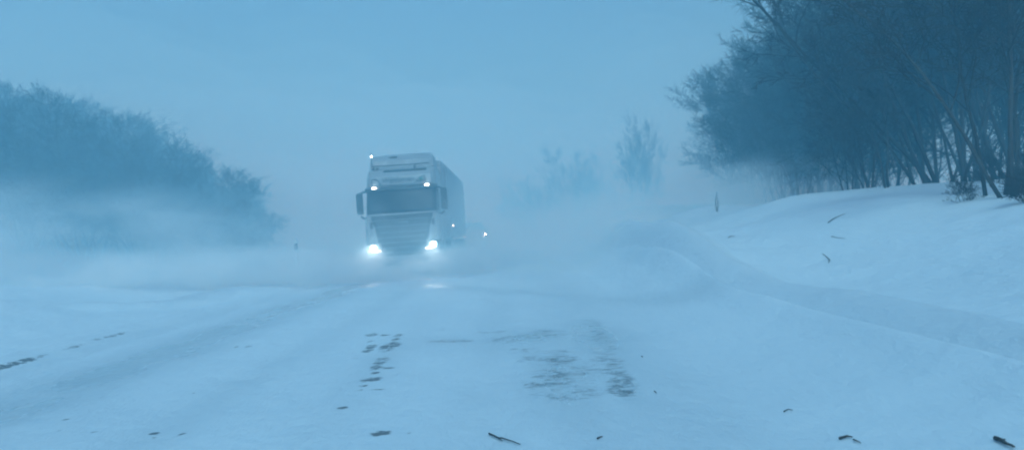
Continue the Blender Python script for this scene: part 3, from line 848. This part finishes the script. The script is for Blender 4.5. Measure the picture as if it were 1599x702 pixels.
# ------------------------------------------------------------------ blowing snow near the ground
def drift_layer(name, label, x0, x1, ys_, top, dens, start, seed, amp):
    """closed lens of wind-blown snow: its top undulates and sinks into the ground at its rim"""
    xg = np.linspace(x0, x1, 80); yg = np.concatenate([np.linspace(ys_, 60, 60), np.linspace(62, 150, 40)])
    Xg, Yg = np.meshgrid(xg, yg)
    g = ground_h(Xg, Yg, False)
    edge = sm(Xg, x0, x0 + 25) * (1 - sm(Xg, x1 - 25, x1)) * (1 - sm(Yg, 120, 150))
    s0 = start(Xg)
    ent = sm(Yg, s0, s0 + 9)
    T = (top + amp * fbm(Xg * .11 + seed, Yg * .09 + seed * 2, 4)) * edge * ent - 0.6 * (1 - edge * ent)
    gg = g
    V1 = np.stack([Xg, Yg, gg + T], -1).reshape(-1, 3)
    V2 = np.stack([Xg, Yg, g - 1.2], -1).reshape(-1, 3)
    ny, nx = Xg.shape; idx = np.arange(ny * nx).reshape(ny, nx); n = ny * nx
    F = []
    for i in range(ny - 1):
        for j in range(nx - 1):
            a, b, c, d = idx[i, j], idx[i, j + 1], idx[i + 1, j + 1], idx[i + 1, j]
            F.append((a, b, c, d)); F.append((d + n, c + n, b + n, a + n))
    rim = list(idx[0, :]) + list(idx[1:, -1]) + list(idx[-1, -2::-1]) + list(idx[-2:0:-1, 0])
    for a, b in zip(rim, rim[1:] + rim[:1]): F.append((b, a, a + n, b + n))
    m = volume_mat(name + '_air', dens)
    o = mesh_np(name, np.concatenate([V1, V2]), F, m)
    tag(o, label, kind='stuff'); o.visible_shadow = True
    return o
rt = lambda base, k: (lambda X: base + k * np.clip(X - 1, 0, 60))
drift_layer('blowing_snow', 'low sheet of blowing snow over the road', -90, 90, 12, 0.8, .040, rt(17, 1.1), 1.3, .6)
drift_layer('blowing_snow', 'knee-high drifting snow in front of the truck', -90, 90, 12, 1.6, .032, rt(20, .95), 4.1, 1.1)
drift_layer('blowing_snow', 'blowing snow hiding the feet of the trees', -90, 90, 12, 3.0, .026, rt(22, .85), 7.7, 1.9)
drift_layer('blowing_snow', 'high veil of blowing snow', -90, 90, 12, 6.0, .014, rt(24, .9), 12.4, 3.0)
drift_layer('blowing_snow', 'thick snowfall beyond the nearest trees', -90, 90, 12, 13.0, .0175, rt(17, .6), 17.4, 3.0)
lt = lambda base, k, xo: (lambda X: base + k * np.clip(X - xo, 0, 90))
drift_layer('blowing_snow', 'thick blowing snow before the left hill', -90, 30, 12, 2.6, .030, lt(22, 2.5, -9), 21.0, 1.6)
drift_layer('blowing_snow', 'torn veil of snow climbing the left hill', -90, 30, 12, 5.2, .020, lt(26, 2.5, -10), 27.0, 3.2)
def puff(name, label, c, rad, dens, scale, seed, parent=None):
    """cloud of powder: density thins from its middle and is torn by noise"""
    bm = bmesh.new(); bmesh.ops.create_icosphere(bm, subdivisions=4, radius=1.0)
    for v in bm.verts:
        n = v.co.normalized()
        v.co = n * 1.0
    m = bpy.data.materials.new(name + '_powder'); m.use_nodes = True; nt = m.node_tree; nt.nodes.clear()
    o_ = N(nt, 'ShaderNodeOutputMaterial'); vv = N(nt, 'ShaderNodeVolumePrincipled'); L = nt.links.new
    vv.inputs['Color'].default_value = (0.9, 0.97, 1, 1); vv.inputs['Absorption Color'].default_value = (1, 1, 1, 1); vv.inputs['Anisotropy'].default_value = 0.1
    tc = N(nt, 'ShaderNodeTexCoord'); ln = N(nt, 'ShaderNodeVectorMath', operation='LENGTH'); L(tc.outputs['Object'], ln.inputs[0])
    mr = N(nt, 'ShaderNodeMapRange', interpolation_type='SMOOTHSTEP'); mr.inputs['From Min'].default_value = 1.0; mr.inputs['From Max'].default_value = 0.15
    L(ln.outputs['Value'], mr.inputs['Value'])
    mp = N(nt, 'ShaderNodeMapping'); mp.inputs['Scale'].default_value = (rad[0] * scale * .55, rad[1] * scale, rad[2] * scale * 1.25); mp.inputs['Location'].default_value = (seed, seed * 2, 0)
    no = N(nt, 'ShaderNodeTexNoise'); no.inputs['Scale'].default_value = 1.45; no.inputs['Detail'].default_value = 5; no.inputs['Roughness'].default_value = .62; no.inputs['Distortion'].default_value = .6
    L(tc.outputs['Object'], mp.inputs[0]); L(mp.outputs[0], no.inputs['Vector'])
    m2 = N(nt, 'ShaderNodeMapRange'); m2.inputs['From Min'].default_value = .44; m2.inputs['From Max'].default_value = .64; m2.inputs['To Max'].default_value = dens
    L(no.outputs['Fac'], m2.inputs['Value'])
    mu = N(nt, 'ShaderNodeMath', operation='MULTIPLY'); L(mr.outputs[0], mu.inputs[0]); L(m2.outputs[0], mu.inputs[1])
    L(mu.outputs[0], vv.inputs['Density']); L(vv.outputs[0], o_.inputs['Volume'])
    m.cycles.volume_step_rate = 0.6
    o = bm_obj(name, bm, m, parent, True); o.location = c; o.scale = rad
    if parent is None: tag(o, label, kind='stuff')
    return o
zt_ = float(base_road(TX, TY))
puff('snow_spray', 'powder snow thrown up at the left front wheel', (TX - 1.5, TY - .3, zt_ + .30), (2.1, 1.9, .95), 8.0, 1.2, 1.0)
puff('snow_spray', 'powder snow thrown up at the right front wheel', (TX + 1.6, TY - .2, zt_ + .35), (1.9, 1.6, .85), 7.0, 1.2, 4.0)
puff('snow_spray', 'powder snow curling in front of the bumper', (TX - .2, TY - 1.6, zt_ + .10), (3.2, 1.6, .75), 5.5, .9, 8.0)
puff('snow_spray', 'long tongue of powder sweeping over the left lane', (TX - 3.6, TY - 3.0, zt_ + .05), (4.8, 1.9, .75), 4.0, .7, 15.0)
puff('snow_spray', 'powder trailing along the right flank of the truck', (TX + 2.3, TY + 4, zt_ + .5), (1.6, 5.0, 1.3), .6, .8, 21.0)

puff('snow_plume', 'torn plume of blowing snow before the left hill', (-15, 27, 1.3), (11, 4, 2.5), .6, .30, 31.0)
puff('snow_plume', 'tall ragged plume of snow over the left verge', (-25, 31, 2.2), (12, 4, 3.4), .40, .28, 37.0)
puff('snow_plume', 'plume of snow pouring off the right bank', (8.4, 28, 2.2), (3.6, 5.5, 1.6), .9, .45, 41.0)
puff('snow_plume', 'white plume crossing the road beside the truck', (3.2, 33, 1.3), (4.4, 5, 1.7), .7, .5, 47.0)
puff('snow_plume', 'thin streaky veil of snow drifting before the truck', (TX + .6, 25.6, 1.7), (5.0, 2.6, 2.3), .16, .6, 71.0)
puff('snow_plume', 'low plume hanging behind the trailer', (0.5, 45, 1.3), (5.5, 4, 1.5), .28, .5, 61.0)
puff('snow_plume', 'knee-high plume sweeping over the left lane edge', (-9, 25, .5), (6.5, 2.2, .9), 2.4, .6, 53.0)

# ------------------------------------------------------------------ the snow-filled air
bm = bmesh.new(); add_box(bm, (0, 128, 7.0), (420, 340, 22.0))
hz = bm_obj('haze', bm, volume_mat('haze_air', 0.0118, (0.30, 0.78, 1.0)), None)
tag(hz, 'snow-filled air fading everything with distance', kind='stuff')
